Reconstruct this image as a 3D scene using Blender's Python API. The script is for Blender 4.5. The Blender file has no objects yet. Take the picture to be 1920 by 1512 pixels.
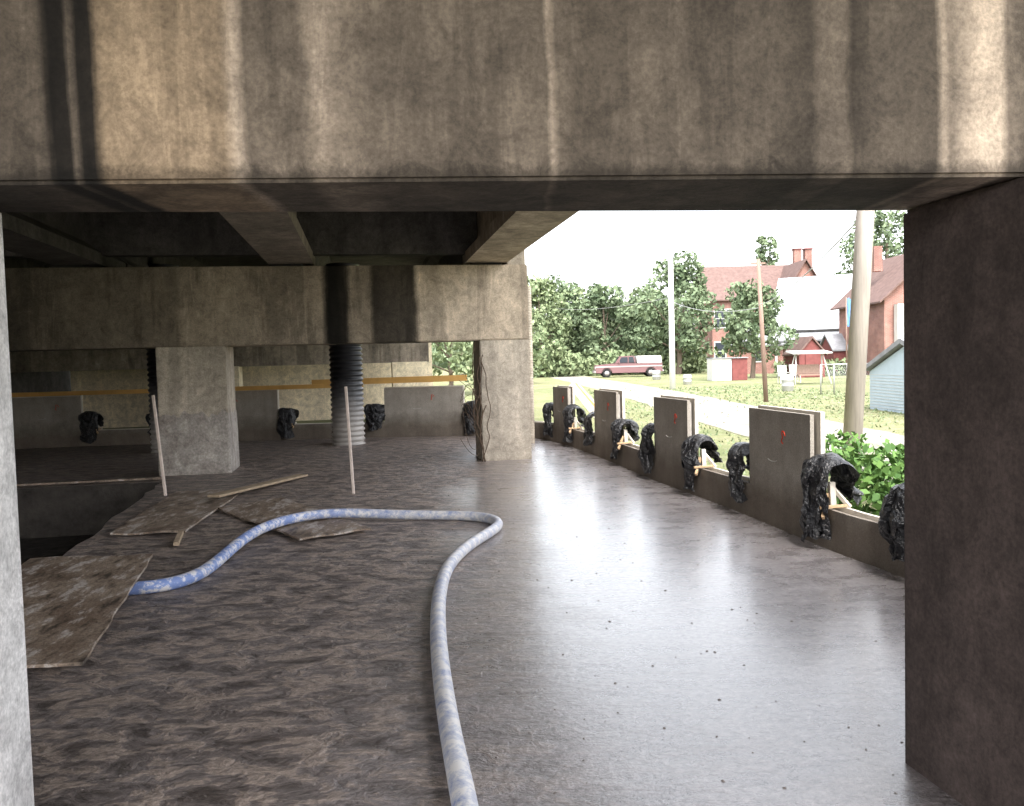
import bpy, bmesh, math, random
import numpy as np
from mathutils import Vector, Matrix, noise, Euler
from mathutils.geometry import tessellate_polygon
random.seed(7)
S=bpy.context.scene
COL=S.collection
# ------------------------------------------------------------ node helpers
class MB:
    def __init__(s,name,rough=.8,spec=.3):
        s.m=bpy.data.materials.new(name); s.m.use_nodes=True
        s.nt=s.m.node_tree; s.b=s.nt.nodes['Principled BSDF']
        s.b.inputs['Roughness'].default_value=rough
        s.b.inputs['Specular IOR Level'].default_value=spec
        s.tc=s.nt.nodes.new('ShaderNodeTexCoord')
    def n(s,t,**k):
        x=s.nt.nodes.new(t)
        for a,v in k.items(): setattr(x,a,v)
        return x
    def l(s,a,b): s.nt.links.new(a,b)
    def map(s,scale,rot=(0,0,0),loc=(0,0,0)):
        x=s.n('ShaderNodeMapping'); x.inputs['Scale'].default_value=scale
        x.inputs['Rotation'].default_value=rot; x.inputs['Location'].default_value=loc
        s.l(s.tc.outputs['Object'],x.inputs['Vector']); return x.outputs[0]
    def noise(s,scale,detail=6,rough=.6,vec=None,dist=0):
        x=s.n('ShaderNodeTexNoise'); x.inputs['Scale'].default_value=scale
        x.inputs['Detail'].default_value=min(detail,5); x.inputs['Roughness'].default_value=rough
        x.inputs['Distortion'].default_value=dist
        s.l(vec if vec is not None else s.tc.outputs['Object'],x.inputs['Vector']); return x.outputs['Fac']
    def ramp(s,fac,stops,interp='LINEAR'):
        x=s.n('ShaderNodeValToRGB'); r=x.color_ramp; r.interpolation=interp
        stops=stops[:32]
        while len(r.elements)<len(stops): r.elements.new(.5)
        for e,(p,c) in zip(r.elements,stops):
            e.position=p
            if not hasattr(c,'__len__'): c=(c,c,c)
            e.color=(c[0],c[1],c[2],1)
        s.l(fac,x.inputs[0]); return x.outputs[0]
    def mix(s,f,a,b,mode='MIX'):
        x=s.n('ShaderNodeMixRGB',blend_type=mode)
        for i,v in enumerate((f,a,b)):
            if isinstance(v,(int,float)): x.inputs[i].default_value=v if i==0 else (v,v,v,1)
            elif isinstance(v,tuple): x.inputs[i].default_value=(v[0],v[1],v[2],1)
            else: s.l(v,x.inputs[i])
        return x.outputs[0]
    def math(s,op,a,b=0.0,c=None):
        x=s.n('ShaderNodeMath',operation=op)
        for i,v in enumerate((a,b,c)):
            if v is None: continue
            if isinstance(v,(int,float)): x.inputs[i].default_value=v
            else: s.l(v,x.inputs[i])
        return x.outputs[0]
    def sep(s,vec=None):
        x=s.n('ShaderNodeSeparateXYZ'); s.l(vec if vec is not None else s.tc.outputs['Object'],x.inputs[0]); return x.outputs
    def color(s,c):
        if isinstance(c,tuple): s.b.inputs['Base Color'].default_value=(c[0],c[1],c[2],1)
        else: s.l(c,s.b.inputs['Base Color'])
    def rough(s,r): s.l(r,s.b.inputs['Roughness'])
    def bump(s,h,strength=.3,dist=.02):
        x=s.n('ShaderNodeBump'); x.inputs['Strength'].default_value=strength; x.inputs['Distance'].default_value=dist
        s.l(h,x.inputs['Height']); s.l(x.outputs[0],s.b.inputs['Normal'])

def concrete(name,c1,c2,streak=.55,stops=None,x0=0,xr=1,zband=None,rough=.85,bump=.35,wob=.1,fine=60,drips=0,dsc=1.0):
    M=MB(name,rough,.25)
    big=M.noise(1.5,9,.75,None,.6)
    st=M.noise(1,7,.65,M.map((2.6,2.6,.5)),.5)
    fn=M.noise(fine,5,.7)
    mid=M.noise(7,9,.8,None,.6)
    c=M.mix(M.ramp(big,[(.38,0.),(.62,1.)]),c1,c2)
    c=M.mix(1,c,M.ramp(st,[(.3,1-streak),(.5,.9),(.7,1.15)]),'MULTIPLY')
    c=M.mix(1,c,M.ramp(mid,[(.25,.55),(.5,1.0),(.8,1.45)]),'MULTIPLY')
    c=M.mix(.7,c,M.ramp(fn,[(.3,.6),(.5,1.0),(.7,1.4)]),'MULTIPLY')
    h=M.math('ADD',M.math('MULTIPLY',mid,.7),M.math('MULTIPLY',fn,.5))
    if drips:
        d1=M.noise(1,6,.6,M.map((5*dsc,5*dsc,.5*dsc),loc=(3,0,1)),.35)
        d3=M.noise(1,6,.7,M.map((8*dsc,8*dsc,1.6*dsc),loc=(8,2,5)),1.0)
        c=M.mix(drips,c,M.ramp(d1,[(.51,1.0),(.56,.36),(.8,.3)]),'MULTIPLY')
        c=M.mix(drips,c,M.ramp(d3,[(.56,1.0),(.68,1.75)]),'MULTIPLY')
    if stops:
        sx=M.sep()
        w=M.noise(1,6,.6,M.map((4,4,1.3)))
        w2=M.noise(1,5,.6,M.map((30,30,1.2)))
        x=M.math('MULTIPLY_ADD',w,wob,sx[0])
        x=M.math('MULTIPLY_ADD',w2,wob*.35,x)
        x=M.math('ADD',x,-wob*.5-wob*.175-x0)
        x=M.math('DIVIDE',x,xr)
        c=M.mix(1,c,M.ramp(x,stops),'MULTIPLY')
    if zband:
        z0,z1,zs=zband
        sz=M.sep()[2]
        z=M.math('MULTIPLY_ADD',mid,.08*(z1-z0),sz)
        z=M.math('DIVIDE',M.math('ADD',z,-z0-.04*(z1-z0)),z1-z0)
        c=M.mix(1,c,M.ramp(z,zs),'MULTIPLY')
    M.color(c)
    M.bump(h,bump,.012)
    return M.m

def simple(name,c,rough=.7,spec=.3,var=.25,scale=6,bump=.15,metal=0,stretch=(1,1,1)):
    M=MB(name,rough,spec)
    v=M.map(stretch)
    f=M.noise(scale,4,.65,v)
    M.color(M.mix(1,c,M.ramp(f,[(.25,1-var),(.5,1.),(.75,1+var)]),'MULTIPLY'))
    if bump: M.bump(f,bump,.01)
    M.b.inputs['Metallic'].default_value=metal
    return M.m

# ------------------------------------------------------------ geometry helpers
def empty(name,loc=(0,0,0)):
    e=bpy.data.objects.new(name,None); e.location=loc; e.empty_display_size=.3; COL.objects.link(e); return e
def link(name,me,mat,parent=None,smooth=False):
    o=bpy.data.objects.new(name,me); COL.objects.link(o)
    for m in (mat if isinstance(mat,(list,tuple)) else [mat]): me.materials.append(m)
    if smooth:
        for p in me.polygons: p.use_smooth=True
    if parent:
        o.parent=parent; o.matrix_parent_inverse=Matrix.Translation(-Vector(parent.location))
    return o
def mesh(name,v,f,mat,parent=None,smooth=False):
    me=bpy.data.meshes.new(name); me.from_pydata([tuple(a) for a in v],[],f); me.update()
    return link(name,me,mat,parent,smooth)
def bm_obj(name,bm,mat,parent=None,smooth=False):
    bmesh.ops.recalc_face_normals(bm,faces=bm.faces)
    me=bpy.data.meshes.new(name); bm.to_mesh(me); bm.free(); return link(name,me,mat,parent,smooth)
def prism(name,poly,z0,z1,mat,parent=None,bev=.0):
    bm=bmesh.new()
    a=[bm.verts.new((x,y,z0)) for x,y in poly]; b=[bm.verts.new((x,y,z1)) for x,y in poly]
    bm.faces.new(a[::-1]); bm.faces.new(b); n=len(poly)
    for i in range(n): bm.faces.new((a[i],a[(i+1)%n],b[(i+1)%n],b[i]))
    if bev: bmesh.ops.bevel(bm,geom=list(bm.edges),offset=bev,segments=2,affect='EDGES')
    return bm_obj(name,bm,mat,parent)
def box(name,c,s,mat,parent=None,rot=(0,0,0),bev=0.0):
    bm=bmesh.new(); bmesh.ops.create_cube(bm,size=1)
    bmesh.ops.scale(bm,vec=s,verts=bm.verts)
    if bev: bmesh.ops.bevel(bm,geom=list(bm.edges),offset=bev,segments=2,affect='EDGES')
    bmesh.ops.transform(bm,matrix=Matrix.Translation(c)@Euler(rot).to_matrix().to_4x4(),verts=bm.verts)
    return bm_obj(name,bm,mat,parent)
def rod(name,p0,p1,r0,r1,mat,parent=None,seg=12):
    p0=Vector(p0);p1=Vector(p1);d=p1-p0;L=d.length
    bm=bmesh.new(); bmesh.ops.create_cone(bm,cap_ends=True,segments=seg,radius1=r0,radius2=r1,depth=L)
    q=Vector((0,0,1)).rotation_difference(d)
    bmesh.ops.transform(bm,matrix=Matrix.Translation((p0+p1)/2)@q.to_matrix().to_4x4(),verts=bm.verts)
    return bm_obj(name,bm,mat,parent,True)
def beam_between(name,p0,p1,w,h,mat,parent=None,roll=0,bev=.003):
    p0=Vector(p0);p1=Vector(p1);d=p1-p0;L=d.length
    bm=bmesh.new(); bmesh.ops.create_cube(bm,size=1); bmesh.ops.scale(bm,vec=(L,w,h),verts=bm.verts)
    if bev: bmesh.ops.bevel(bm,geom=list(bm.edges),offset=bev,segments=1,affect='EDGES')
    m=d.to_track_quat('X','Z').to_matrix().to_4x4()@Matrix.Rotation(roll,4,'X')
    bmesh.ops.transform(bm,matrix=Matrix.Translation((p0+p1)/2)@m,verts=bm.verts)
    return bm_obj(name,bm,mat,parent)
def curve(name,pts,r,mat,parent=None,res=8):
    cu=bpy.data.curves.new(name,'CURVE'); cu.dimensions='3D'; cu.bevel_depth=r; cu.bevel_resolution=res
    sp=cu.splines.new('NURBS'); sp.points.add(len(pts)-1)
    for p,q in zip(sp.points,pts): p.co=(q[0],q[1],q[2],1)
    sp.order_u=4; sp.use_endpoint_u=True; sp.resolution_u=10; cu.use_fill_caps=True
    o=bpy.data.objects.new(name,cu); COL.objects.link(o); cu.materials.append(mat)
    if parent: o.parent=parent; o.matrix_parent_inverse=Matrix.Translation(-Vector(parent.location))
    return o
def poly_holes(name,outer,holes,z,mat,parent=None):
    loops=[[Vector((x,y,0)) for x,y in outer]]+[[Vector((x,y,0)) for x,y in h] for h in holes]
    tris=tessellate_polygon(loops); vs=[v for l in loops for v in l]
    fs=[]
    for t in tris:
        a,b,c=[vs[i] for i in t]
        if (b-a).cross(c-a).z<0: t=(t[0],t[2],t[1])
        fs.append(tuple(t))
    return mesh(name,[(v.x,v.y,z) for v in vs],fs,mat,parent)

# ------------------------------------------------------------ materials
CT1=(.34,.285,.23); CT2=(.24,.2,.165)
def px(list_,lo=0,hi=1920):
    return [((p-lo)/(hi-lo),v) for p,v in list_]
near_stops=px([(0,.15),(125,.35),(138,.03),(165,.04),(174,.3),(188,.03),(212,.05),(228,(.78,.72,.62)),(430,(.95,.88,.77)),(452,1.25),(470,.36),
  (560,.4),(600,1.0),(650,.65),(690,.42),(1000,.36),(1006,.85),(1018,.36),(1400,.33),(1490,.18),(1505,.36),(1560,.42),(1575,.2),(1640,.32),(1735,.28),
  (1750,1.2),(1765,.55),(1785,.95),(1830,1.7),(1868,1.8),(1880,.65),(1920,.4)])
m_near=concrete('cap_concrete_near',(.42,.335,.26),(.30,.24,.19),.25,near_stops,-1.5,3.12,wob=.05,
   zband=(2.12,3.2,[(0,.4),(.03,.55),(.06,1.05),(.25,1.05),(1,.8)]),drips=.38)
far_stops=[((p-20)/975,v) for p,v in [(20,.22),(110,.32),(200,.45),(320,.5),(330,.85),(585,.8),(596,.03),(614,.04),(632,.08),(640,.8),(674,.75),(684,.12),(720,.2),(762,.16),(772,1.6),(800,1.0),(830,1.3),(900,1.25),(995,1.15)]]  # left end darkened to paint in under-deck shade; other stops are stains
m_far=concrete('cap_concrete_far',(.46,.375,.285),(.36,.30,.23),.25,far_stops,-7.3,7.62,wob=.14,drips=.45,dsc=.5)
m_conc=concrete('concrete',CT1,CT2,.4,drips=.5,dsc=.5)
m_cshade=concrete('concrete_deep_shade',(.10,.09,.082),(.065,.058,.053),.4)  # near-black albedo paints in the deep shade under the deck
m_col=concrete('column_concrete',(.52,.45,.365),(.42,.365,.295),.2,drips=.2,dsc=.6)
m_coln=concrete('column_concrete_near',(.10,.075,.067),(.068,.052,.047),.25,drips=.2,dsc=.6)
m_col_lit=concrete('column_concrete_lit',(.64,.62,.61),(.54,.52,.51),.2)  # paler albedo stands in for light falling on the left column
m_splat=concrete('concrete_splatter',(.44,.40,.36),(.26,.225,.2),.1,bump=1.0,fine=30)
m_cream=concrete('abutment_concrete_sunlit',(.86,.74,.54),(.74,.62,.45),.15)  # bright cream albedo stands in for sunlight on the back wall

# wet fresh concrete floor
M=MB('wet_concrete_floor',.4,.6)
a=M.noise(.55,4,.6); b=M.noise(2.4,5,.7,M.map((1,1.7,1))); c_=M.noise(24,4,.8)
d_=M.noise(4.8,5,.68,M.map((1,1.5,1),(0,0,.17)),.5); sp=M.noise(75,2,.6)
rip=M.noise(1,4,.65,M.map((1.3,11,1),(0,0,.12)),.5)
col=M.mix(M.ramp(a,[(.38,0.),(.62,1.)]),(.18,.158,.155),(.25,.228,.228))
col=M.mix(1,col,M.ramp(b,[(.3,.6),(.5,1.),(.7,1.3)]),'MULTIPLY')
sx=M.sep()
left=M.ramp(M.math('MULTIPLY_ADD',a,1.2,M.math('MULTIPLY',sx[0],-.45)),[(.45,0.),(1.05,1.)])
foot=M.ramp(d_,[(.505,0.),(.535,1.),(.63,1.),(.68,.2)])
holes=M.ramp(d_,[(.38,1.),(.46,0.)])
footm=M.math('MULTIPLY',foot,left)
col=M.mix(M.math('MULTIPLY',left,.65),col,(.11,.083,.068))
col=M.mix(M.math('MULTIPLY',footm,.8),col,(.29,.23,.19))
col=M.mix(M.math('MULTIPLY',M.math('MULTIPLY',holes,left),.7),col,(.04,.031,.025))
col=M.mix(.9,col,M.ramp(c_,[(.3,.5),(.5,1.),(.7,1.6)]),'MULTIPLY')
col=M.mix(.6,col,M.ramp(sp,[(.3,.6),(.45,1.),(.62,1.),(.72,1.8)]),'MULTIPLY')
M.color(col)
wetm=M.math('SUBTRACT',1.0,left)
rr=M.math('MULTIPLY_ADD',left,.18,M.ramp(b,[(.3,.18),(.7,.40)]))
M.rough(rr)
M.l(M.math('MULTIPLY',wetm,.85),M.b.inputs['Coat Weight']); M.b.inputs['Coat Roughness'].default_value=.24; M.b.inputs['Coat IOR'].default_value=1.48
h=M.math('ADD',M.math('MULTIPLY',b,.6),M.math('MULTIPLY',c_,.28)); h=M.math('ADD',h,M.math('MULTIPLY',M.math('MULTIPLY',d_,M.math('ADD',left,.25)),1.5)); h=M.math('ADD',h,M.math('MULTIPLY',rip,.35)); h=M.math('ADD',h,M.math('MULTIPLY',sp,.08))
M.bump(h,.65,.032)
m_floor=M.m
m_crumb=simple('concrete_crumb',(.17,.145,.13),.8,.3,.3,10,.2)

M=MB('pit_soil',.95,.1); f=M.noise(4,5,.7)
M.color(M.ramp(f,[(.3,(.026,.023,.021)),(.7,(.065,.057,.05))])); M.bump(f,.8,.05); m_pit=M.m

M=MB('lawn',.95,.1)
f=M.noise(.25,4,.65); g=M.noise(2.5,5,.7); k=M.noise(30,3,.7)
col=M.mix(M.ramp(f,[(.38,0.),(.62,1.)]),(.14,.165,.075),(.22,.22,.115))
col=M.mix(M.ramp(g,[(.50,0.),(.70,.75)]),col,(.28,.25,.19))
col=M.mix(1,col,M.ramp(k,[(.3,.6),(.7,1.3)]),'MULTIPLY'); M.color(col); M.bump(k,.8,.05); m_lawn=M.m
M=MB('gravel_road',.95,.1); f=M.noise(.9,5,.7); g=M.noise(14,4,.7)
col=M.mix(M.ramp(f,[(.42,0.),(.66,.8)]),(.27,.25,.225),(.2,.2,.13)); M.color(M.mix(1,col,M.ramp(g,[(.3,.7),(.7,1.2)]),'MULTIPLY')); M.bump(g,.5,.02); m_road=M.m

def leafmat(name,c1,c2):
    M=MB(name,.65,.2); g=M.n('ShaderNodeNewGeometry'); f=M.noise(.6,2,.6)
    fac=M.math('MULTIPLY_ADD',g.outputs['Random Per Island'],.5,M.math('MULTIPLY',f,.6))
    M.color(M.ramp(fac,[(.25,c1),(.75,c2)])); return M.m
m_leaf=leafmat('foliage',(.075,.11,.06),(.165,.21,.12))
m_leaf2=leafmat('foliage_light',(.10,.14,.07),(.21,.25,.135))
m_vine=leafmat('vine_foliage',(.025,.07,.018),(.11,.20,.05))
m_bark=simple('bark',(.14,.11,.085),.9,.1,.3,8,0,stretch=(1,1,.2))
m_polew=simple('pole_weathered',(.44,.39,.35),.85,.2,.25,6,.3,stretch=(4,4,.3))
m_polewh=simple('pole_white',(.7,.69,.67),.6,.3,.08,4,.1)
m_poleb=simple('pole_brown',(.22,.15,.12),.85,.2,.3,8,.3,stretch=(4,4,.3))

M=MB('brick',.85,.2)
bt=M.n('ShaderNodeTexBrick'); bt.inputs['Scale'].default_value=1; bt.inputs['Brick Width'].default_value=.25; bt.inputs['Row Height'].default_value=.08; bt.inputs['Mortar Size'].default_value=.008
bt.inputs['Color1'].default_value=(.24,.105,.08,1);bt.inputs['Color2'].default_value=(.19,.08,.065,1);bt.inputs['Mortar'].default_value=(.32,.26,.23,1)
s_=M.sep(); cb=M.n('ShaderNodeCombineXYZ'); M.l(M.math('ADD',s_[0],s_[1]),cb.inputs[0]); M.l(s_[2],cb.inputs[1]); M.l(cb.outputs[0],bt.inputs['Vector'])
M.color(M.mix(1,bt.outputs[0],M.ramp(M.noise(.8,4),[(.3,.75),(.7,1.25)]),'MULTIPLY')); m_brick=M.m
m_roofb=simple('shingle_brown',(.13,.085,.075),.9,.2,.3,3,.3)
m_roofm=simple('metal_roof',(.42,.43,.45),.5,.4,.15,1,.05,stretch=(3,3,.3))
m_roofg=simple('shingle_grey',(.22,.22,.23),.9,.2,.25,3,.2)
m_white=simple('white_paint',(.50,.49,.47),.6,.3,.1,3,.05)
m_blue=simple('pale_blue_siding',(.40,.48,.54),.7,.3,.06,3,.05)
m_red=simple('barn_red',(.15,.05,.046),.8,.2,.25,4,.1)
m_win=MB('window_glass',.08,.6); m_win.color((.03,.035,.045)); m_win=m_win.m
m_tarp=simple('blue_tarp',(.14,.3,.62),.5,.4,.1,4,.2)

M=MB('form_panel',.8,.25)
f=M.noise(3,5,.7); g=M.noise(90,3,.8); st=M.noise(1,4,.6,M.map((6,6,.6)))
col=M.mix(M.ramp(f,[(.35,0.),(.65,1.)]),(.27,.24,.205),(.35,.315,.27))
sz=M.sep()[2]
wet=M.ramp(M.math('MULTIPLY_ADD',f,.25,sz),[(.35,(.5,.46,.43)),(.62,(.85,.85,.85)),(.68,(1.,1.,1.))])  # panel colour darkens towards the bottom
col=M.mix(1,col,wet,'MULTIPLY')
col=M.mix(.8,col,M.ramp(g,[(.3,.6),(.5,1.),(.7,1.4)]),'MULTIPLY'); col=M.mix(.5,col,M.ramp(st,[(.3,.75),(.7,1.15)]),'MULTIPLY')
M.color(col); M.bump(g,.4,.006); m_panel=M.m
m_panelo=simple('form_board_pale',(.60,.55,.48),.8,.2,.15,8,.1)
m_core=simple('wall_core',(.36,.33,.3),.9,.2,.2,20,.4)
m_lum=simple('lumber',(.42,.29,.17),.7,.25,.2,3,.1,stretch=(1,1,8))
m_lumo=simple('lumber_orange',(.66,.38,.12),.7,.25,.15,3,.1)
m_mark=simple('red_spray_mark',(.6,.06,.03),.7,.2,.1)
m_scr=simple('white_scratch',(.5,.48,.45),.7,.2,.1)

M=MB('black_plastic',.3,.5)
f=M.noise(14,4,.7,None,1.0); sp=M.noise(60,2,.6); w=M.noise(6,4,.7,None,1.5)
splat=M.ramp(sp,[(.58,0.),(.64,1.)]); splat=M.math('MULTIPLY',splat,M.ramp(w,[(.45,0.),(.6,1.)]))
M.color(M.mix(M.math('MULTIPLY',splat,.7),(.009,.009,.011),(.30,.28,.27)))
M.bump(M.math('ADD',f,w),.9,.03); m_plas=M.m

M=MB('corrugated_black_pipe',.4,.45); f=M.noise(5,4,.7); z=M.sep()[2]
fac=M.math('MULTIPLY_ADD',f,.5,z)
M.color(M.ramp(M.math('MULTIPLY',fac,.5),[(.3,(.42,.39,.36)),(.62,(.11,.11,.115)),(.8,(.015,.015,.018))])); m_pipe=M.m

M=MB('plywood_muddy',.5,.45)
f=M.noise(2.2,5,.75,None,.6); g=M.noise(9,5,.7,M.map((1,.35,1),(0,0,.3)));k=M.noise(60,2,.7)
col=M.mix(M.ramp(f,[(.38,0.),(.62,1.)]),(.15,.105,.075),(.26,.2,.15))
col=M.mix(M.ramp(g,[(.53,0.),(.6,.8)]),col,(.45,.40,.36))
col=M.mix(M.ramp(g,[(.34,.9),(.46,.0)]),col,(.045,.034,.026))
col=M.mix(.8,col,M.ramp(k,[(.3,.6),(.7,1.4)]),'MULTIPLY')
M.color(col); M.bump(g,.8,.02); m_ply=M.m
m_plyedge=simple('board_edge',(.34,.26,.18),.8,.2,.25,12,.2)

M=MB('pump_hose',.5,.4)
f=M.noise(3,4,.7); g=M.noise(14,5,.78); x=M.sep()
bl=M.ramp(M.math('MULTIPLY_ADD',f,.5,M.math('MULTIPLY',x[0],-.33)),[(.55,0.),(1.1,.9)])
col=M.mix(bl,(.44,.45,.51),(.14,.22,.48))
col=M.mix(M.ramp(g,[(.48,0.),(.56,.85)]),col,(.66,.63,.60))
col=M.mix(M.ramp(g,[(.34,.8),(.44,0.)]),col,(.17,.22,.42))
M.color(col); M.bump(g,.35,.006); m_hose=M.m

# ------------------------------------------------------------ floor, pit, ground
T=.172
PATH=[(3.15,0.),(3.05,2.),(2.95,4.),(2.71,5.98),(2.58,6.6),(2.44,7.5),(2.24,8.8),(2.02,9.92),(1.76,11.3),(1.44,13.4),(.93,16.),(.42,17.35),(-.5,18.1),(-1.9,18.4),(-5.9,18.45),(-10,18.1),(-13.4,17.6)]
def catmull(P,n=14):
    out=[];Q=[P[0]]+P+[P[-1]]
    for i in range(1,len(Q)-2):
        p0,p1,p2,p3=[Vector(q) for q in Q[i-1:i+3]]
        for j in range(n):
            t=j/n; out.append(.5*((2*p1)+(p2-p0)*t+(2*p0-5*p1+4*p2-p3)*t*t+(3*p1-p0-3*p2+p3)*t**3))
    out.append(Vector(P[-1])); return out
path=catmull(PATH)
pit=[(-3.1,3.6),(-5.0,12.1),(-13.2,10.7),(-13.2,2.0)]
outer=[(p.x+.02,p.y) for p in path]+[(-13.4,-6),(3.3,-6)]
pe=[]
for k in range(4):
    a0=Vector(pit[k]); a1=Vector(pit[(k+1)%4]); m=24
    for j in range(m):
        q=a0.lerp(a1,j/m); nn=Vector((-(a1-a0).y,(a1-a0).x)).normalized()
        q=q+nn*(.08*noise.noise(Vector((q.x*1.5,q.y*1.5,0)))+.03*noise.noise(Vector((q.x*6,q.y*6,3))))*(1 if j else 0)
        pe.append((q.x,q.y))
poly_holes('concrete_floor',outer,[pe],0,m_floor)
far=900
poly_holes('ground',[(-far,-far),(far,-far),(far,far),(-far,far)],[pe],-.10,m_lawn)
npe=len(pe)
pv=[(x,y,0) for x,y in pe]+[(x,y,-.7) for x,y in pe]
mesh('excavation_pit',pv,[(i,(i+1)%npe,npe+(i+1)%npe,npe+i) for i in range(npe)]+[tuple(range(2*npe-1,npe-1,-1))],m_pit)
rp=[(6.3,-40),(6.25,10),(6.3,20),(6.3,40),(5.6,70),(3.8,130),(0,260)]
v=[];f=[]
rpp=catmull(rp,12)
for i,p in enumerate(rpp):
    w=1.35+.5*i/len(rpp)
    v+=[(p.x-w-.25*noise.noise(Vector((p.y*.4,0,0))),p.y,-.09),(p.x+w+.25*noise.noise(Vector((p.y*.4,5,0))),p.y,-.09)]
    if i: f.append((2*i-2,2*i-1,2*i+1,2*i))
mesh('gravel_road',v,f,m_road)

# ------------------------------------------------------------ bridge structure
bridge=empty('concrete_bridge',(0,8,0))
def ext(p,q,t): return (p[0]+(q[0]-p[0])*t,p[1]+(q[1]-p[1])*t)
F0,F1=(-1.44,2.42),(1.62,2.68); R0,R1=(-1.54,2.87),(1.53,3.29)
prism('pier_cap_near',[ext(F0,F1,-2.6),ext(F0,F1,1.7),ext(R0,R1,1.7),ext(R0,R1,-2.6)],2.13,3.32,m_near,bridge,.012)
def column(name,x,y,w,d,z1,mat,z0=-.1):
    ux=Vector((1,T)).normalized(); uy=Vector((-T,1)).normalized(); o=Vector((x,y))
    ps=[o,o+ux*w,o+ux*w+uy*d,o+uy*d]
    return prism(name,[(p.x,p.y) for p in ps],z0,z1,mat,bridge,.015)
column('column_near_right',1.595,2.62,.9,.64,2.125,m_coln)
column('column_near_left',-2.395,2.0,.9,.62,2.125,m_col_lit)
def line13(X,off=0): return 13.7+(X-.3)*T+off
cx0,cx1=-13,.30
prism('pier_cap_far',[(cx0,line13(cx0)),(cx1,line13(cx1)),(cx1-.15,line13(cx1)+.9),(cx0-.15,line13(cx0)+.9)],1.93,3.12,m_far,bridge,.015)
prism('cap_end_block',[(-.02,13.75),(.27,13.79),(.14,14.5),(-.15,14.45)],3.1,3.4,m_col,bridge,.01)
column('column_far_right',-.49,13.58,.80,.85,1.94,m_col)
column('column_far_left',-5.30,12.76,1.0,.85,1.94,m_col)
column('column_far_outer',-10.2,11.9,1.0,.85,1.94,m_conc)
bm=bmesh.new()
ux=Vector((1,T)).normalized(); uy=Vector((-T,1)).normalized(); o=Vector((-5.32,12.735))
cs=[o,o+ux*1.04,o+ux*1.04+uy*.9,o+uy*.9]
n=26
ring=[]
for k in range(4):
    a0,a1=cs[k],cs[(k+1)%4]
    for j in range(n): ring.append(a0.lerp(a1,j/n))
rows=[]
for iz in range(9):
    row=[]
    for i,p in enumerate(ring):
        t=iz/8; top=.92+.13*noise.noise(Vector((i*.35,0,2)))+.05*noise.noise(Vector((i*1.3,3,2)))
        cen=Vector((-4.87,13.28)); q=cen+(p-cen)*(1.0+.012*noise.noise(Vector((p.x*7,p.y*7,t*7)))-(.022*(t**4)))
        row.append(bm.verts.new((q.x,q.y,t*top)))
    rows.append(row)
L=len(ring)
for iz in range(8):
    for i in range(L): bm.faces.new((rows[iz][i],rows[iz][(i+1)%L],rows[iz+1][(i+1)%L],rows[iz+1][i]))
bm_obj('column_splatter',bm,m_splat,bridge,True)
def girder(name,xr,y0,y1,mat,w=.68):
    prof=[(-w/2,0),(w/2,0),(w/2,.17),(.12,.34),(.12,.85),(.3,.98),(.3,1.15),(-.3,1.15),(-.3,.98),(-.12,.85),(-.12,.34),(-w/2,.17)]
    def P(y): return xr-(y-13.7)*T
    bm=bmesh.new(); A=[bm.verts.new((P(y0)+a,y0,3.16+b)) for a,b in prof]; B=[bm.verts.new((P(y1)+a,y1,3.16+b)) for a,b in prof]
    bm.faces.new(A); bm.faces.new(B[::-1])
    for i in range(len(prof)): bm.faces.new((A[i],A[(i+1)%12],B[(i+1)%12],B[i]))
    bm_obj(name,bm,mat,bridge)
m_gird=concrete('girder_concrete',(.42,.345,.265),(.32,.265,.2),.3,drips=.3,dsc=.5)
m_gird_shade=concrete('girder_concrete_mid',(.26,.22,.18),(.19,.16,.13),.3)  # darker girder copy; girders step darker leftward as painted shade
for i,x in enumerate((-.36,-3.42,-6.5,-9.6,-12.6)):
    girder('girder_%d'%i,x,3.35,13.95,(m_gird,m_gird_shade,m_cshade,m_cshade,m_cshade)[i])
    girder('girder_back_%d'%i,x,14.05,24.8,m_cshade)
    yy=line13(x,.3); box('bearing_%d'%i,(x,yy,3.14),(.5,.35,.045),m_pipe,bridge)
for i,(a,b) in enumerate(((-3.42,-.36),(-6.5,-3.42),(-9.6,-6.5),(-12.6,-9.6))):
    prism('diaphragm_%d'%i,[(a+.13,13.35+(a)*T+.35),(b-.13,13.35+b*T+.35),(b-.13,13.6+b*T+.35),(a+.13,13.6+a*T+.35)],3.3,4.25,m_cshade,bridge)
def dE(y): return .95-(y-13.7)*T
yd=-3.6
prism('deck_slab',[(-20,yd),(dE(yd),yd),(dE(30),30),(-20,30)],4.312,4.55,m_cshade,bridge)
prism('deck_barrier',[(dE(yd)-.35,yd),(dE(yd),yd),(dE(30),30),(dE(30)-.35,30)],4.551,5.35,m_conc,bridge)
prism('pier_cap_third',[(-13,22.1),(-2.3,24.0),(-2.45,24.8),(-13,22.9)],1.62,3.12,m_conc,bridge)
for i,x in enumerate((-3.3,-8.3)): prism('column_third_%d'%i,[(x,23.75+(x+3.3)*T),(x+.95,23.92+(x+3.3)*T),(x+.8,24.7+(x+3.3)*T),(x-.15,24.6+(x+3.3)*T)],-.1,1.63,m_cream,bridge)
prism('abutment_wall',[(-13,25.2),(-2.5,27.1),(-2.6,27.6),(-13,25.7)],-.1,4.3,m_cream,bridge)
prism('side_light_blocker',[(-13.4,-3),(-13.0,-3),(-13.2,26),(-13.6,26)],-.7,4.31,m_cshade,bridge)  # unseen wall added to keep sky light off the left side

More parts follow.
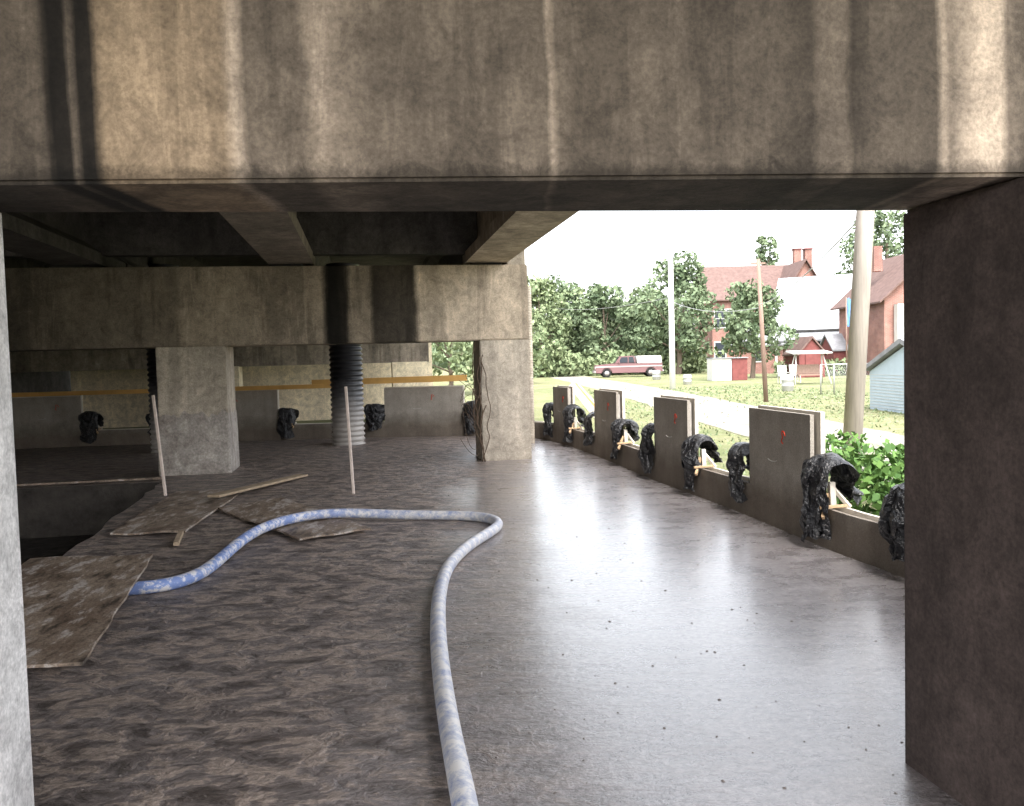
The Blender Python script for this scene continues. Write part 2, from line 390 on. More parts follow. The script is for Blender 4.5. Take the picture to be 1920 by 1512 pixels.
# ------------------------------------------------------------ curved formwork wall
wall=empty('formwork_wall',(2.4,8,0))
def tall(p):
    if p.y<17.0 and p.x>.5:
        return any(a<=p.y<=b for a,b in ((1.7,2.9),(4.5,5.72),(7.1,8.38),(9.85,10.98),(12.7,13.95),(15.6,16.5)))
    return any(a<=p.x<=b for a,b in ((-2.8,-1.05),(-7.5,-5.05),(-10.6,-9.2)))
dens=[]
for a,b in zip(path,path[1:]):
    k=max(1,int((b-a).length/.04))
    for j in range(k): dens.append(a.lerp(b,j/k))
tang=[(dens[min(i+3,len(dens)-1)]-dens[max(i-3,0)]).normalized() for i in range(len(dens))]
norm=[Vector((t.y,-t.x)) for t in tang]
def strip(name,i0,i1,o0,o1,z0,z1,mat):
    bm=bmesh.new(); rows=[]
    idx=list(range(i0,i1+1,3)); 
    if idx[-1]!=i1: idx.append(i1)
    for i in idx:
        p=dens[i];nn=norm[i]; a=p+nn*o0;b=p+nn*o1
        rows.append([bm.verts.new(q) for q in ((a.x,a.y,z0),(b.x,b.y,z0),(b.x,b.y,z1),(a.x,a.y,z1))])
    for r,s in zip(rows,rows[1:]):
        for k in range(4): bm.faces.new((r[k],r[(k+1)%4],s[(k+1)%4],s[k]))
    bm.faces.new(rows[0]); bm.faces.new(rows[-1][::-1])
    return bm_obj(name,bm,mat,wall)
N=len(dens)-1
strip('inner_board_low',0,N,0,.035,-.1,.33,m_panel)
strip('core',0,N,.037,.12,-.1,.30,m_core)
strip('outer_board_low',0,N,.122,.155,-.1,.34,m_panelo)
flags=[tall(p) for p in dens]; i=0;k=0; runs=[]
while i<=N:
    if flags[i]:
        j=i
        while j<N and flags[j+1]: j+=1
        runs.append((i,j)); i=j+1
    else: i+=1
rnd=random.Random(3)
for k,(i,j) in enumerate(runs):
    dz=rnd.uniform(-.012,.012)
    strip('panel_inner_%d'%k,i,j,0,.035,.331,1.08+dz,m_panel)
    strip('panel_core_%d'%k,i+1,j-1,.04,.07,.301,1.05,m_core)
    strip('panel_outer_%d'%k,i,j,.095,.135,.341,1.10+dz,m_panelo)
    c=i+int((j-i)*.38)
    p=dens[c]-norm[c]*.004; t=tang[c]
    pts=[(p.x+t.x*u,p.y+t.y*u,z) for u,z in ((-.05,.86),(.0,.93),(.03,.87),(-.02,.84),(.05,.81),(.0,.79))]
    curve('red_mark_%d'%k,pts,.005,m_mark,wall,1)
    c=i+int((j-i)*.6); p=dens[c]-norm[c]*.002; t=tang[c]
    curve('scratch_%d'%k,[(p.x+t.x*u,p.y+t.y*u,z) for u,z in ((-.10,.62),(-.04,.60),(.04,.605),(.08,.62))],.003,m_scr,wall,1)
def drape(i,length,ztop,zin,zout,seed,halfw=.17,name='black_plastic_cover'):
    p=dens[i]; t=tang[i]; nn=norm[i]; c=p+nn*.06
    nu,nv=44,20; bm=bmesh.new(); rows=[]
    for a in range(nu+1):
        u=a/nu; row=[]
        for b in range(nv+1):
            v=b/nv-.5
            ends=min(1,abs(v)*2)**2.2
            if u<.4:
                s=u/.4; z=zin+(ztop-halfw-zin)*s; off=-halfw*(1.0+.15*(1-s))
            elif u<.6:
                s=(u-.4)/.2; ang=math.pi*(1-s); z=ztop-halfw+halfw*math.sin(ang)*(1-.35*ends); off=halfw*math.cos(ang)
            else:
                s=(1-u)/.4; z=zout+(ztop-halfw-zout)*s; off=halfw*(1.0+.2*(1-s))
            w=length*(1-.30*(1-min(u/.30,1)))
            nz=Vector((u*4+seed*7.3,v*3,seed*1.7)); 
            off=off*(1-.42*ends)+.07*noise.noise(nz)+.035*noise.noise(nz*2.7)+.015*noise.noise(nz*7)
            z+=.07*noise.noise(nz*1.3+Vector((5,5,5)))*(1 if u<.12 or u>.88 else .4)+.015*noise.noise(nz*6)
            al=v*w+.08*noise.noise(nz*1.7+Vector((9,0,0)))+.02*noise.noise(nz*6)
            q=c+nn*off+t*al
            row.append(bm.verts.new((q.x,q.y,max(z,.03))))
        rows.append(row)
    for r,s in zip(rows,rows[1:]):
        for b in range(nv): bm.faces.new((r[b],r[b+1],s[b+1],s[b]))
    return bm_obj(name,bm,m_plas,None,False)
def idx_at(i,ds):
    step=1 if ds>0 else -1; acc=0
    while 0<i<N and acc<abs(ds): acc+=(dens[i+step]-dens[i]).length; i+=step
    return i
for k,(i,j) in enumerate(runs):
    a=idx_at(i,-.14); drape(a,.42,.73+rnd.uniform(-.03,.05),.06+rnd.uniform(-.03,.06),.38,k*2+1,.165)
    b=idx_at(j,.17); drape(b,.42,.70+rnd.uniform(-.03,.05),.10+rnd.uniform(-.05,.1),.38,k*2+2,.15)
    a2=idx_at(i,-.30); p=dens[a2]; nn=norm[a2]; t=tang[a2]
    def W(off,al,z): q=p+nn*off+t*al; return (q.x,q.y,z)
    e=empty('wood_brace',(p.x,p.y,.33))
    beam_between('strut_1',W(-.08,-.03,.27),W(.03,.10,.44),.025,.04,m_lum,e)
    beam_between('strut_2',W(.15,-.04,.345),W(.09,.10,.48),.025,.035,m_panelo,e)
    beam_between('block',W(.07,.09,.33),W(.06,.09,.54),.05,.05,m_panelo,e)
    beam_between('stringer',W(-.09,0.0,.35),W(.17,-.02,.36),.02,.025,m_lum,e)
e=empty('leaning_planks',(1.1,15.3,0))
for q in range(3):
    beam_between('plank_%d'%q,(1.12+q*.05,16.0-q*.05,1.12-.02*q),(1.62+q*.07,14.3,.36),.12,.03,m_lumo if q==1 else m_panelo,e,roll=.8)
beam_between('lumber_rail',(-11.2,18.0,1.14),(-3.2,18.43,1.15),.04,.09,m_lumo)
beam_between('lumber_rail',(-4.3,18.40,1.225),(-.95,18.25,1.25),.045,.13,m_lumo)

# ------------------------------------------------------------ corrugated pipes
def corr(name,x,y,r,z0,z1,pitch=.1,mat=None):
    bm=bmesh.new(); n=int((z1-z0)/pitch*6); rows=[]; seg=36
    for i in range(n+1):
        z=z0+(z1-z0)*i/n; rr=r*(1-.10*(.5-.5*math.cos(2*math.pi*(z-z0)/pitch))**1.3)
        rows.append([bm.verts.new((x+rr*math.cos(a*2*math.pi/seg),y+rr*math.sin(a*2*math.pi/seg),z)) for a in range(seg)])
    for r_,s in zip(rows,rows[1:]):
        for a in range(seg): bm.faces.new((r_[a],r_[(a+1)%seg],s[(a+1)%seg],s[a]))
    bm.faces.new(rows[-1]); return bm_obj(name,bm,mat or m_pipe,None,True)
corr('corrugated_pipe',-3.32,17.2,.335,0,3.6)
corr('corrugated_pipe',-6.72,16.6,.33,0,3.6)
corr('drain_pipe',.37,16.4,.055,0,3.0,.05,m_col)

m_stake=simple('stake_wood',(.62,.52,.46),.8,.2,.2,10,.1)
beam_between('grade_stake',(-4.42,10.75,0),(-4.52,10.75,1.28),.032,.032,m_stake)
beam_between('grade_stake',(-1.99,10.5,0),(-2.04,10.5,1.33),.032,.032,m_stake)

e=empty('dried_vine',(-.5,13.5,0))
m_dv=simple('dried_vine_bark',(.10,.07,.05),.9,.1,.3)
rv=random.Random(5)
for q in range(8):
    x=-.56+rv.uniform(-.03,.12); z=0 if q<3 else rv.uniform(.3,.8); pts=[]
    top=rv.uniform(.9,1.95)
    while z<top:
        pts.append((x,13.53+(x+.49)*T-.02,z)); z+=.10; x+=rv.uniform(-.05,.05); x=min(max(x,-.62),-.34)
    curve('stem_%d'%q,pts,.008,m_dv,e,1)
for q in range(12):
    z=rv.uniform(.1,1.3); x=-.55
    pts=[(x,13.5,z)]+[(x-rv.uniform(.05,.1)*j,13.4-.03*j,z+rv.uniform(-.1,.2)*j) for j in range(1,4)]
    curve('twig_%d'%q,pts,.0035,m_dv,e,1)

# ------------------------------------------------------------ plywood sheets & hose
def sheet(name,pts,z,th=.018,mat=m_ply,warp=.03,seed=0):
    bm=bmesh.new(); n=14; T_=[]; P=[Vector(p) for p in pts]
    for i in range(n+1):
        r=[]
        for j in range(n+1):
            u,v=i/n,j/n
            q=(P[0]*(1-u)+P[1]*u)*(1-v)+(P[3]*(1-u)+P[2]*u)*v
            zz=z+warp*(noise.noise(Vector((u*2+seed,v*2,seed)))+.4)*.8
            jx=.012*noise.noise(Vector((u*9,v*9,seed+3)))
            r.append(bm.verts.new((q.x+jx,q.y+jx,max(zz+q.z,.02))))
        T_.append(r)
    for i in range(n):
        for j in range(n): bm.faces.new((T_[i][j],T_[i+1][j],T_[i+1][j+1],T_[i][j+1]))
    bmesh.ops.recalc_face_normals(bm,faces=bm.faces)
    bm.faces.ensure_lookup_table()
    if bm.faces[0].normal.z<0: bmesh.ops.reverse_faces(bm,faces=bm.faces)
    bmesh.ops.solidify(bm,geom=list(bm.faces),thickness=th)
    return bm_obj(name,bm,mat)
sheet('plywood_sheet',[(-2.90,6.75,.08),(-2.31,4.45,0.01),(-3.35,4.38,0.01),(-3.85,6.70,.08)],.045,seed=1,warp=.02)
sheet('plywood_sheet',[(-3.90,8.15,0),(-3.18,8.15,0),(-3.46,10.85,0),(-4.32,10.85,0)],.03,seed=2)
sheet('plywood_sheet',[(-3.33,9.5,0),(-1.95,7.65,0),(-1.37,8.05,0),(-2.75,10.1,0)],.03,seed=5,warp=.03)
beam_between('wood_plank',(-3.55,10.0,.09),(-3.03,12.2,.03),.16,.03,m_plyedge)
beam_between('wood_stick',(-3.22,8.15,.03),(-3.05,7.6,.03),.05,.035,m_plyedge)
beam_between('pit_edge_board',(-9.5,11.5,.03),(-5.1,12.3,.03),.10,.03,m_ply)
rv=random.Random(11); V=[];Fs=[]
for q in range(420):
    x=rv.uniform(-2.6,2.4); y=2.4+9*rv.random()**1.3
    if y>8 and x>1.8: continue
    s=rv.uniform(.003,.010); o=len(V); a=rv.uniform(0,3.14); c,sn=math.cos(a),math.sin(a)
    for dx,dy,dz in ((-s,-s*.6,0),(s,-s*.5,0),(s*.8,s*.6,0),(-s*.7,s*.5,0),(0,0,s*.6)): V.append((x+dx*c-dy*sn,y+dx*sn+dy*c,.001+dz))
    Fs+=[(o,o+1,o+4),(o+1,o+2,o+4),(o+2,o+3,o+4),(o+3,o,o+4)]
mesh('concrete_crumbs',V,Fs,m_crumb)
hp=[(-5.2,5.2,-.5),(-4.3,5.6,-.2),(-3.85,5.8,.02),(-3.50,5.92,.05),(-3.0,6.0,.045),(-2.66,6.0,.047),(-2.47,6.12,.047),(-2.37,6.42,.047),(-2.42,7.05,.05),(-2.40,7.8,.11),(-2.15,8.42,.11),(-1.77,8.64,.10),(-1.2,8.66,.05),
 (-.60,8.58,.047),(-.25,8.42,.047),(-.12,8.05,.047),(-.25,7.62,.047),(-.42,7.1,.047),(-.53,6.45,.047),(-.53,5.7,.047),(-.47,4.9,.047),(-.385,4.15,.047),(-.28,3.4,.047),(-.2,2.92,.047),(-.1,2.2,.047),(0,1.0,.047),(.3,-.5,.047)]
curve('concrete_pump_hose',hp,.047,m_hose)

# ------------------------------------------------------------ vegetation
def leaves(verts,faces,c,rad,n,size,rng):
    c=np.array(c); 
    d=rng.normal(size=(n,3)); d/=np.linalg.norm(d,axis=1)[:,None]
    r=rng.uniform(.45,1.0,n)**.6
    P=c+d*r[:,None]*np.array(rad)
    a=rng.normal(size=(n,3)); a/=np.linalg.norm(a,axis=1)[:,None]
    b=np.cross(a,rng.normal(size=(n,3))); b/=np.linalg.norm(b,axis=1)[:,None]
    s=size*rng.uniform(.5,1.3,n)[:,None]
    q=np.stack([P-a*s,P-b*s*.6,P+a*s,P+b*s*.6],1).reshape(-1,3)
    o=len(verts); verts.extend(map(tuple,q)); faces.extend([(o+4*i,o+4*i+1,o+4*i+2,o+4*i+3) for i in range(n)])
def tree(name,x,y,h,r,th,n=3500,leaf=.22,seed=1,mat=None,z0=-.1,nb=18):
    rng=np.random.default_rng(seed); mat=mat or m_leaf
    bm=bmesh.new()
    def limb(a,b,r0,r1):
        a=Vector(a);b=Vector(b);d=b-a
        g=bmesh.ops.create_cone(bm,cap_ends=False,segments=8,radius1=r0,radius2=r1,depth=d.length)
        q=Vector((0,0,1)).rotation_difference(d)
        bmesh.ops.transform(bm,matrix=Matrix.Translation((a+b)/2)@q.to_matrix().to_4x4(),verts=g['verts'])
    tr=max(.12,h*.022)
    limb((x,y,z0),(x+.1,y,z0+th),tr*1.3,tr); limb((x+.1,y,z0+th),(x,y,z0+h*.75),tr,tr*.3)
    cen=[]
    for i in range(nb):
        u=(i+rng.uniform(0,1))/nb; ang=i*2.4+rng.uniform(-.5,.5); zz=z0+th+(h-th)*(.10+.80*u)
        rr=r*math.sin(math.pi*min(.93,.30+.62*u))*rng.uniform(.35,.9)
        cen.append((x+rr*math.cos(ang),y+rr*math.sin(ang),zz))
    for c in cen[::2]: limb((x,y,z0+th+(c[2]-z0-th)*.4),c,tr*.4,tr*.12)
    me0=bpy.data.meshes.new('t'); bm.to_mesh(me0); bm.free()
    V=[tuple(v.co) for v in me0.vertices]; Fs=[tuple(p.vertices) for p in me0.polygons]; nt=len(Fs); bpy.data.meshes.remove(me0)
    for c in cen:
        br=r*rng.uniform(.22,.42); leaves(V,Fs,c,(br,br,br*.8),n//nb,leaf,rng)
    o=mesh(name,V,Fs,[m_bark,mat]); mi=np.zeros(len(Fs),dtype=np.int32); mi[nt:]=1
    o.data.polygons.foreach_set('material_index',mi); return o
def at(pxx,d): return (pxx-960)/1600*d
for k,(p,d,h,r,m) in enumerate([(1015,82,10,4,m_leaf2),(1050,92,10.5,5,m_leaf),(1095,90,8.5,4.5,m_leaf2),(1135,88,9.6,4.5,m_leaf),(1175,94,8.0,4.5,m_leaf),(1215,92,9,4.5,m_leaf2)]):
    tree('tree',at(p,d),d,h,r,.8,4200,.25,20+k,m)
tree('tree',at(1274,80),80,11.3,4.6,1.2,6000,.23,41,m_leaf,nb=24)
tree('tree',at(1235,84),84,7.5,3.6,.8,3000,.24,42,m_leaf)
tree('tree',at(1412,60),60,6.8,2.7,1.3,5200,.17,43,m_leaf,nb=24)
tree('tree',at(1440,112),112,18,2.6,6,2200,.26,44,m_leaf)
tree('tree',at(1665,92),92,17.5,6.5,4,6000,.27,45,m_leaf)
tree('tree',at(1545,90),90,6.5,3.2,.8,2200,.28,49,m_leaf)
tree('tree',-3.2,44,5.5,3.2,.6,3000,.16,47,m_leaf2)
tree('tree',-.5,60,7,3.2,.6,2500,.2,48,m_leaf2)
V=[];Fs=[];rng=np.random.default_rng(99)
for k in range(150):
    ang=math.radians(rng.uniform(-85,85)); R=rng.uniform(170,230); leaves(V,Fs,(R*math.sin(ang),R*math.cos(ang),rng.uniform(1.5,4.5)),(9,9,4.5),120,1.3,rng)
mesh('distant_trees',V,Fs,m_leaf)
V=[];Fs=[]
for k in range(46):
    p=rng.uniform(1000,1330); d=rng.uniform(80,90); leaves(V,Fs,(at(p,d),d,rng.uniform(.3,1.4)),(1.8,1.8,1.2),160,.26,rng)
for k in range(22):
    p=rng.uniform(1440,1620); d=rng.uniform(60,68); leaves(V,Fs,(at(p,d),d,rng.uniform(.1,.7)),(1.2,1.2,.7),130,.16,rng)
mesh('hedge_shrubs',V,Fs,m_leaf2)
V=[];Fs=[]
for k in range(46):
    c=(3.75+rng.uniform(-.5,1.2),8.4+rng.uniform(-1.8,1.3),rng.uniform(-.05,.55)); leaves(V,Fs,c,(.28,.28,.22),120,.048,rng)
mesh('vine_bush',V,Fs,m_vine)
V=[];Fs=[]
n=8000
gx=rng.uniform(2.9,14,n); gy=rng.uniform(6,46,n)
for x,y in zip(gx,gy):
    if abs(x-6.28)<1.6 and rng.random()<.9: continue
    lim=np.interp(y,[6,8.8,11.3,13.4,17.4],[3.0,2.6,2.1,1.8,1.0])
    if x<lim+.1: continue
    a=rng.uniform(0,math.pi); hh=rng.uniform(.02,.08); w=.015+.0008*y; dx,dy=math.cos(a)*w,math.sin(a)*w; lx,ly=rng.normal(0,.03,2)
    o=len(V); V+=[(x-dx,y-dy,-.1),(x+dx,y+dy,-.1),(x+lx,y+ly,-.1+hh)]; Fs.append((o,o+1,o+2))
mesh('grass',V,Fs,m_leaf2)

# ------------------------------------------------------------ poles & wires
e=empty('utility_pole',(4.6,11.3,-.1)); rod('post',(4.52,11.4,-.1),(5.06,11.4,8.5),.125,.10,m_polew,e,20)
box('crossarm',(5.02,11.4,7.9),(2.2,.1,.12),m_polew,e)
e=empty('utility_pole',(at(1262,44),44,-.1)); X=at(1262,44); rod('post',(X,44,-.1),(X,44,7.05),.16,.12,m_polewh,e,14); box('pole_cap',(X,44,7.08),(.3,.3,.06),m_polewh,e)
e=empty('utility_pole',(at(1437,30),30,-.1)); X=at(1437,30); rod('post',(X,30,-.1),(at(1425,30),30,4.9),.085,.07,m_poleb,e,12); box('insulator_arm',(at(1425,30),30,4.75),(.5,.06,.06),m_poleb,e)
m_wire=simple('wire',(.35,.35,.35),.6,.3,.0,1,0)
def wire(a,b,sag):
    a=Vector(a);b=Vector(b); pts=[]
    for i in range(9):
        t=i/8; p=a.lerp(b,t); p.z-=sag*4*t*(1-t); pts.append(p)
    curve('overhead_wire',pts,.012,m_wire,None,1)
wire((at(1262,44),44,4.4),(at(1425,30),30,3.2),.3); wire((at(1425,30),30,3.3),(4.8,11.4,3.5),.25)
wire((at(1262,44),44,4.6),(at(1020,90),90,7.2),.5)

# ------------------------------------------------------------ buildings
def gable(name,x0,x1,y0,y1,z0,ze,zr,mw,mr,axis='x',over=.35,windows=(),parent=None):
    e=parent or empty(name,((x0+x1)/2,(y0+y1)/2,z0))
    bm=bmesh.new()
    if axis=='x': pts=[(y0,z0),(y1,z0),(y1,ze),((y0+y1)/2,zr),(y0,ze)]; mk=lambda s,a,b:(s,a,b); s0,s1=x0,x1
    else: pts=[(x0,z0),(x1,z0),(x1,ze),((x0+x1)/2,zr),(x0,ze)]; mk=lambda s,a,b:(a,s,b); s0,s1=y0,y1
    A=[bm.verts.new(mk(s0,*p)) for p in pts];B=[bm.verts.new(mk(s1,*p)) for p in pts]
    bm.faces.new(A);bm.faces.new(B[::-1])
    for i in range(5): bm.faces.new((A[i],A[(i+1)%5],B[(i+1)%5],B[i]))
    bm_obj('walls',bm,mw,e)
    lo,hi=(y0,y1) if axis=='x' else (x0,x1); mid=(lo+hi)/2; sl=(zr-ze)/(mid-lo)
    for nm,sgn in (('roof_front',-1),('roof_rear',1)):
        ed=mid+sgn*(mid-lo+over); zz=ze-sl*over+.05
        bm=bmesh.new(); q=[(mid,zr+.06),(ed,zz),(ed,zz+.12),(mid,zr+.2)]
        A=[bm.verts.new(mk(s0-over,*p)) for p in q];B=[bm.verts.new(mk(s1+over,*p)) for p in q]
        bm.faces.new(A);bm.faces.new(B[::-1])
        for i in range(4): bm.faces.new((A[i],A[(i+1)%4],B[(i+1)%4],B[i]))
        bm_obj(nm,bm,mr,e)
    for k,(wx,wz,ww,wh) in enumerate(windows):
        box('window_frame_%d'%k,(wx,y0-.03,wz),(ww+.24,.08,wh+.24),m_white,e); box('window_%d'%k,(wx,y0-.085,wz),(ww,.04,wh),m_win,e)
        box('sash_%d'%k,(wx,y0-.12,wz),(ww,.03,.06),m_white,e)
    return e
D=95
bx0,bx1=at(1338,D),at(1530,D)
e=gable('brick_house',bx0,bx1,D,D+9,-.1,7.9,11.6,m_brick,m_roofb,'x',.5,[(at(1352,D),5.6,1.1,1.9),(at(1375,D),5.6,1.1,1.9),(at(1352,D),2,1.1,1.9)])
gable('x',at(1455,D),at(1535,D),D-3,D+5,-.1,7.6,11.4,m_brick,m_roofb,'y',.45,[(at(1485,D),6,1.2,1.8)],parent=e)
for k,p in enumerate((1500,1520)): 
    box('chimney_%d'%k,(at(p,D+4),D+4.5,12.0),(.8,.8,3.0),m_brick,e); box('chimney_cap_%d'%k,(at(p,D+4),D+4.5,13.55),(.95,.95,.15),m_red,e)
D=72
xc=at(1594,D)
e=gable('white_house',xc-4.0,xc+4.5,D,D+8,-.1,4.0,8.2,m_white,m_roofm,'x',.5,[(xc-3,2.1,.9,1.2),(xc+2,2.1,.9,1.2),(xc-.5,2.1,.9,1.2)])
gable('x',xc-7,xc-3,D-2.5,D+2,-.1,2.5,4.2,m_brick,m_roofg,'x',.4,[(xc-5,1.5,.8,1.0)],parent=e)
for q in (-3.5,-1,1.5,4): box('porch_post_%.1f'%q,(xc+q,D-2.6,1.3),(.15,.15,2.8),m_white,e)
box('porch_roof',(xc+.5,D-1.4,2.95),(8.,3.0,.15),m_roofg,e,(.25,0,0))
e.rotation_euler=(0,0,math.radians(-28))
D=58
X0=at(1660,D)
e=gable('brick_house',X0,X0+7,D,D+8,-.1,5.2,8.4,m_brick,m_roofb,'y',.5,[])
box('white_siding',(X0+2.4,D-.4,2.3),(3.6,.6,4.8),m_white,e); box('chimney',(X0+1.2,D+4,8.2),(.6,.6,1.8),m_brick,e)
box('window',(X0+1.6,D-.72,3.3),(.7,.05,1.3),m_win,e); box('gable_window',(X0+3.0,D-.05,6.0),(.7,.1,1.0),m_win,e)
xg=at(1632,25)
e=gable('blue_garage',xg,xg+6,20.5,25,-.1,1.0,1.72,m_blue,m_roofg,'x',.15,[])
for q in range(12): box('siding_line_%d'%q,(xg-.004,22.75,-.02+q*.085),(.012,4.5,.01),m_white,e)
e=gable('red_shed',at(1500,58),at(1548,58),58,61,-.1,1.5,2.5,m_red,m_roofb,'y',.15,[])
box('door',(at(1524,58),57.96,.7),(.9,.05,1.5),m_red,e)
e=gable('red_shed',at(1565,64),at(1605,64),64,67,-.1,1.7,2.8,m_red,m_roofg,'x',.15,[])
e=empty('storage_shed',(at(1365,56),56,-.1))
box('white_side',(at(1354,56),56.6,.62),(1.25,1.6,1.45),m_white,e,bev=.02); box('red_side',(at(1387,56),56.6,.62),(1.0,1.6,1.45),m_red,e,bev=.02); box('lid',(at(1369,56),56.6,1.38),(2.35,1.8,.06),m_roofg,e)
e=empty('blue_tarp',(at(1597,60),60,3))
n=10;V=[];Fs=[]
for i in range(n+1):
    for j in range(n+1):
        V.append((at(1591,60)+.55*i/n,60+.12*math.sin(i*1.3+j*.3),3.3+2.0*j/n+.05*math.sin(i)))
for i in range(n):
    for j in range(n): Fs.append((i*(n+1)+j,(i+1)*(n+1)+j,(i+1)*(n+1)+j+1,i*(n+1)+j+1))
mesh('cloth',V,Fs,m_tarp,e,True); rod('clothes_pole',(at(1590,60),60.1,-.1),(at(1590,60),60.1,5.4),.05,.05,m_poleb,e,8)
m_met=simple('galvanised_metal',(.4,.4,.4),.4,.5,.1,3,0,metal=.6)
e=empty('chain_link_fence',(at(1545,33),33,-.1))
fx0,fx1=at(1540,34),at(1640,34)
for q in range(5): 
    X=fx0+(fx1-fx0)*q/4; rod('post_%d'%q,(X,34,-.1),(X,34,1.1),.03,.03,m_met,e,8)
rod('top_rail',(fx0,34,1.1),(fx1,34,1.1),.02,.02,m_met,e,8)
for q in range(24):
    X=fx0+(fx1-fx0-.5)*q/23; rod('mesh_a_%d'%q,(X,34,0),(X+.5,34,1.08),.003,.003,m_met,e,3); rod('mesh_b_%d'%q,(X+.5,34,0),(X,34,1.08),.003,.003,m_met,e,3)
e=empty('garden_swing',(at(1518,46),46,-.1)); X=at(1518,46)
for sx_ in (-.8,.8):
    for sy in (-.5,.5): rod('leg',(X+sx_*1.2,46+sy*1.3,-.1),(X+sx_*.9,46+sy*.2,1.5),.035,.035,m_white,e,8)
box('canopy',(X,46,1.62),(2.1,1.2,.07),m_white,e,(.1,0,0)); box('seat',(X,46,.4),(1.3,.5,.08),m_poleb,e); box('seat_back',(X,46.25,.7),(1.3,.06,.5),m_poleb,e,(-.2,0,0))
def chair(x,y):
    e=empty('lawn_chair',(x,y,-.1))
    box('seat',(x,y,.32),(.5,.5,.06),m_white,e); box('backrest',(x,y+.24,.62),(.5,.06,.6),m_white,e,(-.2,0,0))
    for a in (-.22,.22):
        for b in (-.22,.22): box('leg',(x+a,y+b,.1),(.05,.05,.42),m_white,e)
        box('arm',(x+a,y,.5),(.06,.5,.04),m_white,e)
chair(at(1470,48),48); chair(at(1492,49),49)
def barrel(x,y,m,r=.28,h=.85):
    bm=bmesh.new(); rows=[]
    for z,k in ((0,.92),(.03,.98),(.3,1.0),(.33,1.05),(.36,1.0),(.64,1.0),(.67,1.05),(.7,1.),(.97,.98),(1,.92)):
        rows.append([bm.verts.new((x+r*k*math.cos(a*math.pi/10),y+r*k*math.sin(a*math.pi/10),-.1+z*h)) for a in range(20)])
    for r_,s in zip(rows,rows[1:]):
        for a in range(20): bm.faces.new((r_[a],r_[(a+1)%20],s[(a+1)%20],s[a]))
    bm.faces.new(rows[-1]); bm_obj('barrel',bm,m,None,True)
barrel(at(1478,38),38,m_met,.26,.75); barrel(at(1232,62),62,m_met,.3,.7);barrel(at(1290,50),50,m_met,.25,.6)

# ------------------------------------------------------------ vehicles
m_maroon=simple('maroon_paint',(.15,.075,.08),.4,.5,.05,1,0)
m_silver=simple('silver_paint',(.30,.27,.27),.4,.5,.05,1,0)
m_tire=simple('tire',(.02,.02,.02),.85,.2,.1,3,0)
def extr(name,prof,y0,y1,mat,e,bev=.03):
    bm=bmesh.new(); A=[bm.verts.new((a,y0,b)) for a,b in prof];B=[bm.verts.new((a,y1,b)) for a,b in prof]
    bm.faces.new(A);bm.faces.new(B[::-1]);n=len(prof)
    for i in range(n): bm.faces.new((A[i],A[(i+1)%n],B[(i+1)%n],B[i]))
    if bev: bmesh.ops.bevel(bm,geom=list(bm.edges),offset=bev,segments=2,affect='EDGES')
    return bm_obj(name,bm,mat,e)
def wheel(x,y,z,e,r=.37):
    bm=bmesh.new(); bmesh.ops.create_cone(bm,cap_ends=True,segments=24,radius1=r,radius2=r,depth=.25)
    bmesh.ops.bevel(bm,geom=list(bm.edges),offset=.03,segments=2,affect='EDGES')
    bmesh.ops.transform(bm,matrix=Matrix.Translation((x,y,z))@Matrix.Rotation(math.pi/2,4,'X'),verts=bm.verts); bm_obj('tire',bm,m_tire,e)
    rod('hub',(x,y-.14,z),(x,y+.14,z),.2,.2,m_silver,e,18)
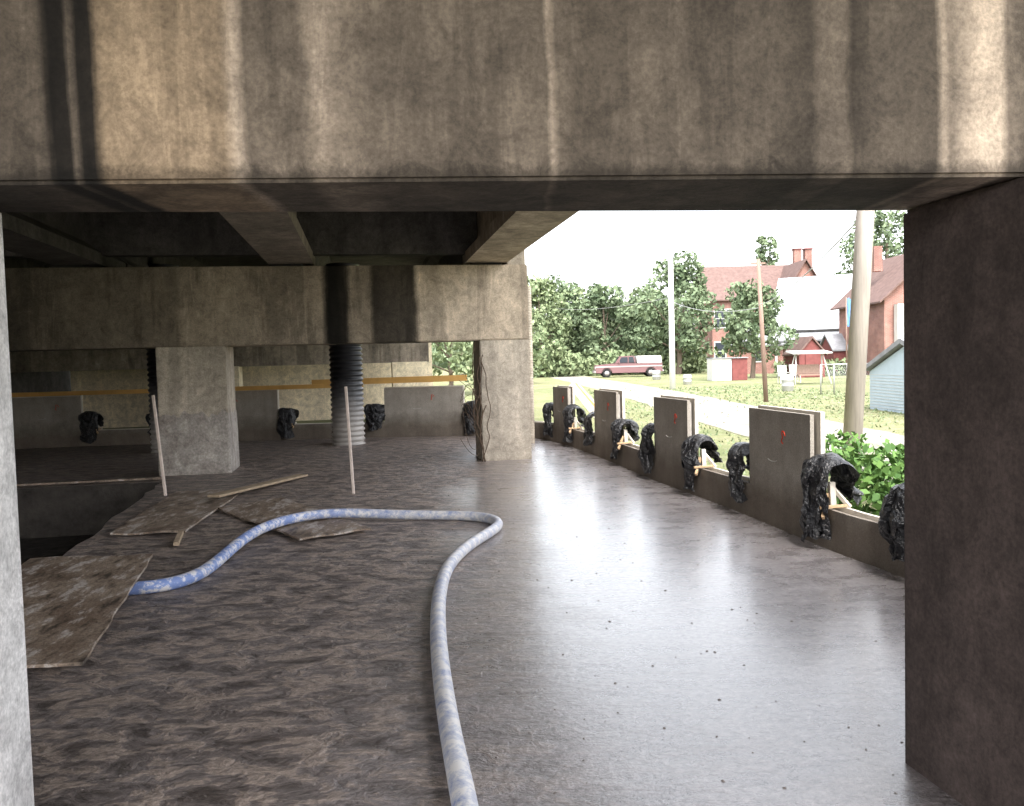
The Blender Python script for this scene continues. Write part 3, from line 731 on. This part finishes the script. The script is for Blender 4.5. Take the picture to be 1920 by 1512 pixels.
def pickup(x,y):
    e=empty('pickup_truck',(x,y,-.1)); z=-.1
    def S(l): return [(x+a,z+b) for a,b in l]
    def arch(cx,r=.46):
        return [(cx+r*math.cos(t),.38+r*math.sin(t)) for t in [math.pi*k/8 for k in range(9)]]
    prof=[(-2.8,.4),(-2.86,.8),(-2.78,1.06),(-1.15,1.18),(2.85,1.14),(2.85,.45)]+[(a,b) for a,b in arch(1.85)]+[(a,b) for a,b in arch(-1.9)]
    extr('body_front_side',S(prof),y,y+.12,m_maroon,e,.0)
    extr('body_rear_side',S(prof),y+1.75,y+1.87,m_maroon,e,.0)
    extr('hood_and_floor',S([(-2.8,.5),(-2.85,.8),(-2.77,1.05),(-1.15,1.17),(2.84,.9),(2.84,.5)]),y+.121,y+1.749,m_maroon,e,.0)
    extr('stripe',S([(-2.84,.86),(-2.84,.97),(2.86,.97),(2.86,.86)]),y-.02,y+.0,m_silver,e,.0)
    extr('cab',S([(-1.2,1.17),(-.75,1.78),(.45,1.82),(.62,1.17)]),y+.1,y+1.77,m_maroon,e,.05)
    extr('side_window',S([(-.92,1.23),(-.62,1.7),(-.1,1.71),(-.1,1.23)]),y+.06,y+.09,m_win,e,0)
    extr('rear_side_window',S([(.0,1.23),(.0,1.71),(.38,1.72),(.48,1.23)]),y+.06,y+.09,m_win,e,0)
    mesh('windshield',[(x-1.16,y+.2,z+1.24),(x-1.16,y+1.67,z+1.24),(x-.8,y+1.6,z+1.74),(x-.8,y+.27,z+1.74)],[(0,1,2,3)],m_win,e)
    extr('bed_topper',S([(.72,1.15),(.68,1.80),(2.78,1.78),(2.84,1.15)]),y+.06,y+1.8,m_white,e,.04)
    box('front_bumper',(x-2.9,y+.93,z+.5),(.15,1.8,.2),m_silver,e,bev=.03); box('rear_bumper',(x+2.92,y+.93,z+.5),(.15,1.8,.18),m_silver,e,bev=.03)
    box('headlamp',(x-2.86,y+.25,z+.85),(.05,.25,.18),m_white,e); box('mirror',(x-.85,y-.1,z+1.28),(.1,.15,.18),m_maroon,e)
    box('underbody',(x,y+.93,z+.42),(5.2,1.4,.2),m_tire,e)
    for wx in (-1.9,1.85):
        for wy in (.1,1.77): wheel(x+wx,y+wy,z+.37,e)
pickup(at(1181,73),73)

# ------------------------------------------------------------ light & camera
w=bpy.data.worlds.new("World"); S.world=w; w.use_nodes=True; nt=w.node_tree
bg=nt.nodes['Background']; sky=nt.nodes.new('ShaderNodeTexSky'); sky.sky_type='NISHITA'; sky.sun_disc=False
EL=math.radians(56); az=math.radians(172)
sky.sun_elevation=EL; sky.sun_rotation=az; sky.dust_density=4; sky.air_density=1
hs=nt.nodes.new('ShaderNodeHueSaturation'); hs.inputs['Saturation'].default_value=.22; hs.inputs['Value'].default_value=6.2
nt.links.new(sky.outputs[0],hs.inputs['Color']); nt.links.new(hs.outputs[0],bg.inputs[0]); bg.inputs[1].default_value=.15
sd=bpy.data.lights.new('sun','SUN'); sd.energy=2.8; sd.angle=math.radians(12); sd.color=(1,.96,.9)
so=bpy.data.objects.new('sun',sd); COL.objects.link(so)
dirv=Vector((math.sin(az)*math.cos(EL),math.cos(az)*math.cos(EL),math.sin(EL)))
so.rotation_euler=dirv.to_track_quat('Z','Y').to_euler(); so.location=(10,-10,20)
cam=bpy.data.cameras.new('camera'); co=bpy.data.objects.new('camera',cam); COL.objects.link(co)
cam.lens=30; cam.sensor_width=36; cam.clip_end=2500; cam.clip_start=.05
co.matrix_world=Matrix.Translation((0,0,1.6))@Matrix.Rotation(math.radians(90-2.87),4,'X')@Matrix.Rotation(math.radians(-1.5),4,'Z')
S.camera=co
S.view_settings.view_transform='Standard'; S.view_settings.look='None'; S.view_settings.exposure=0
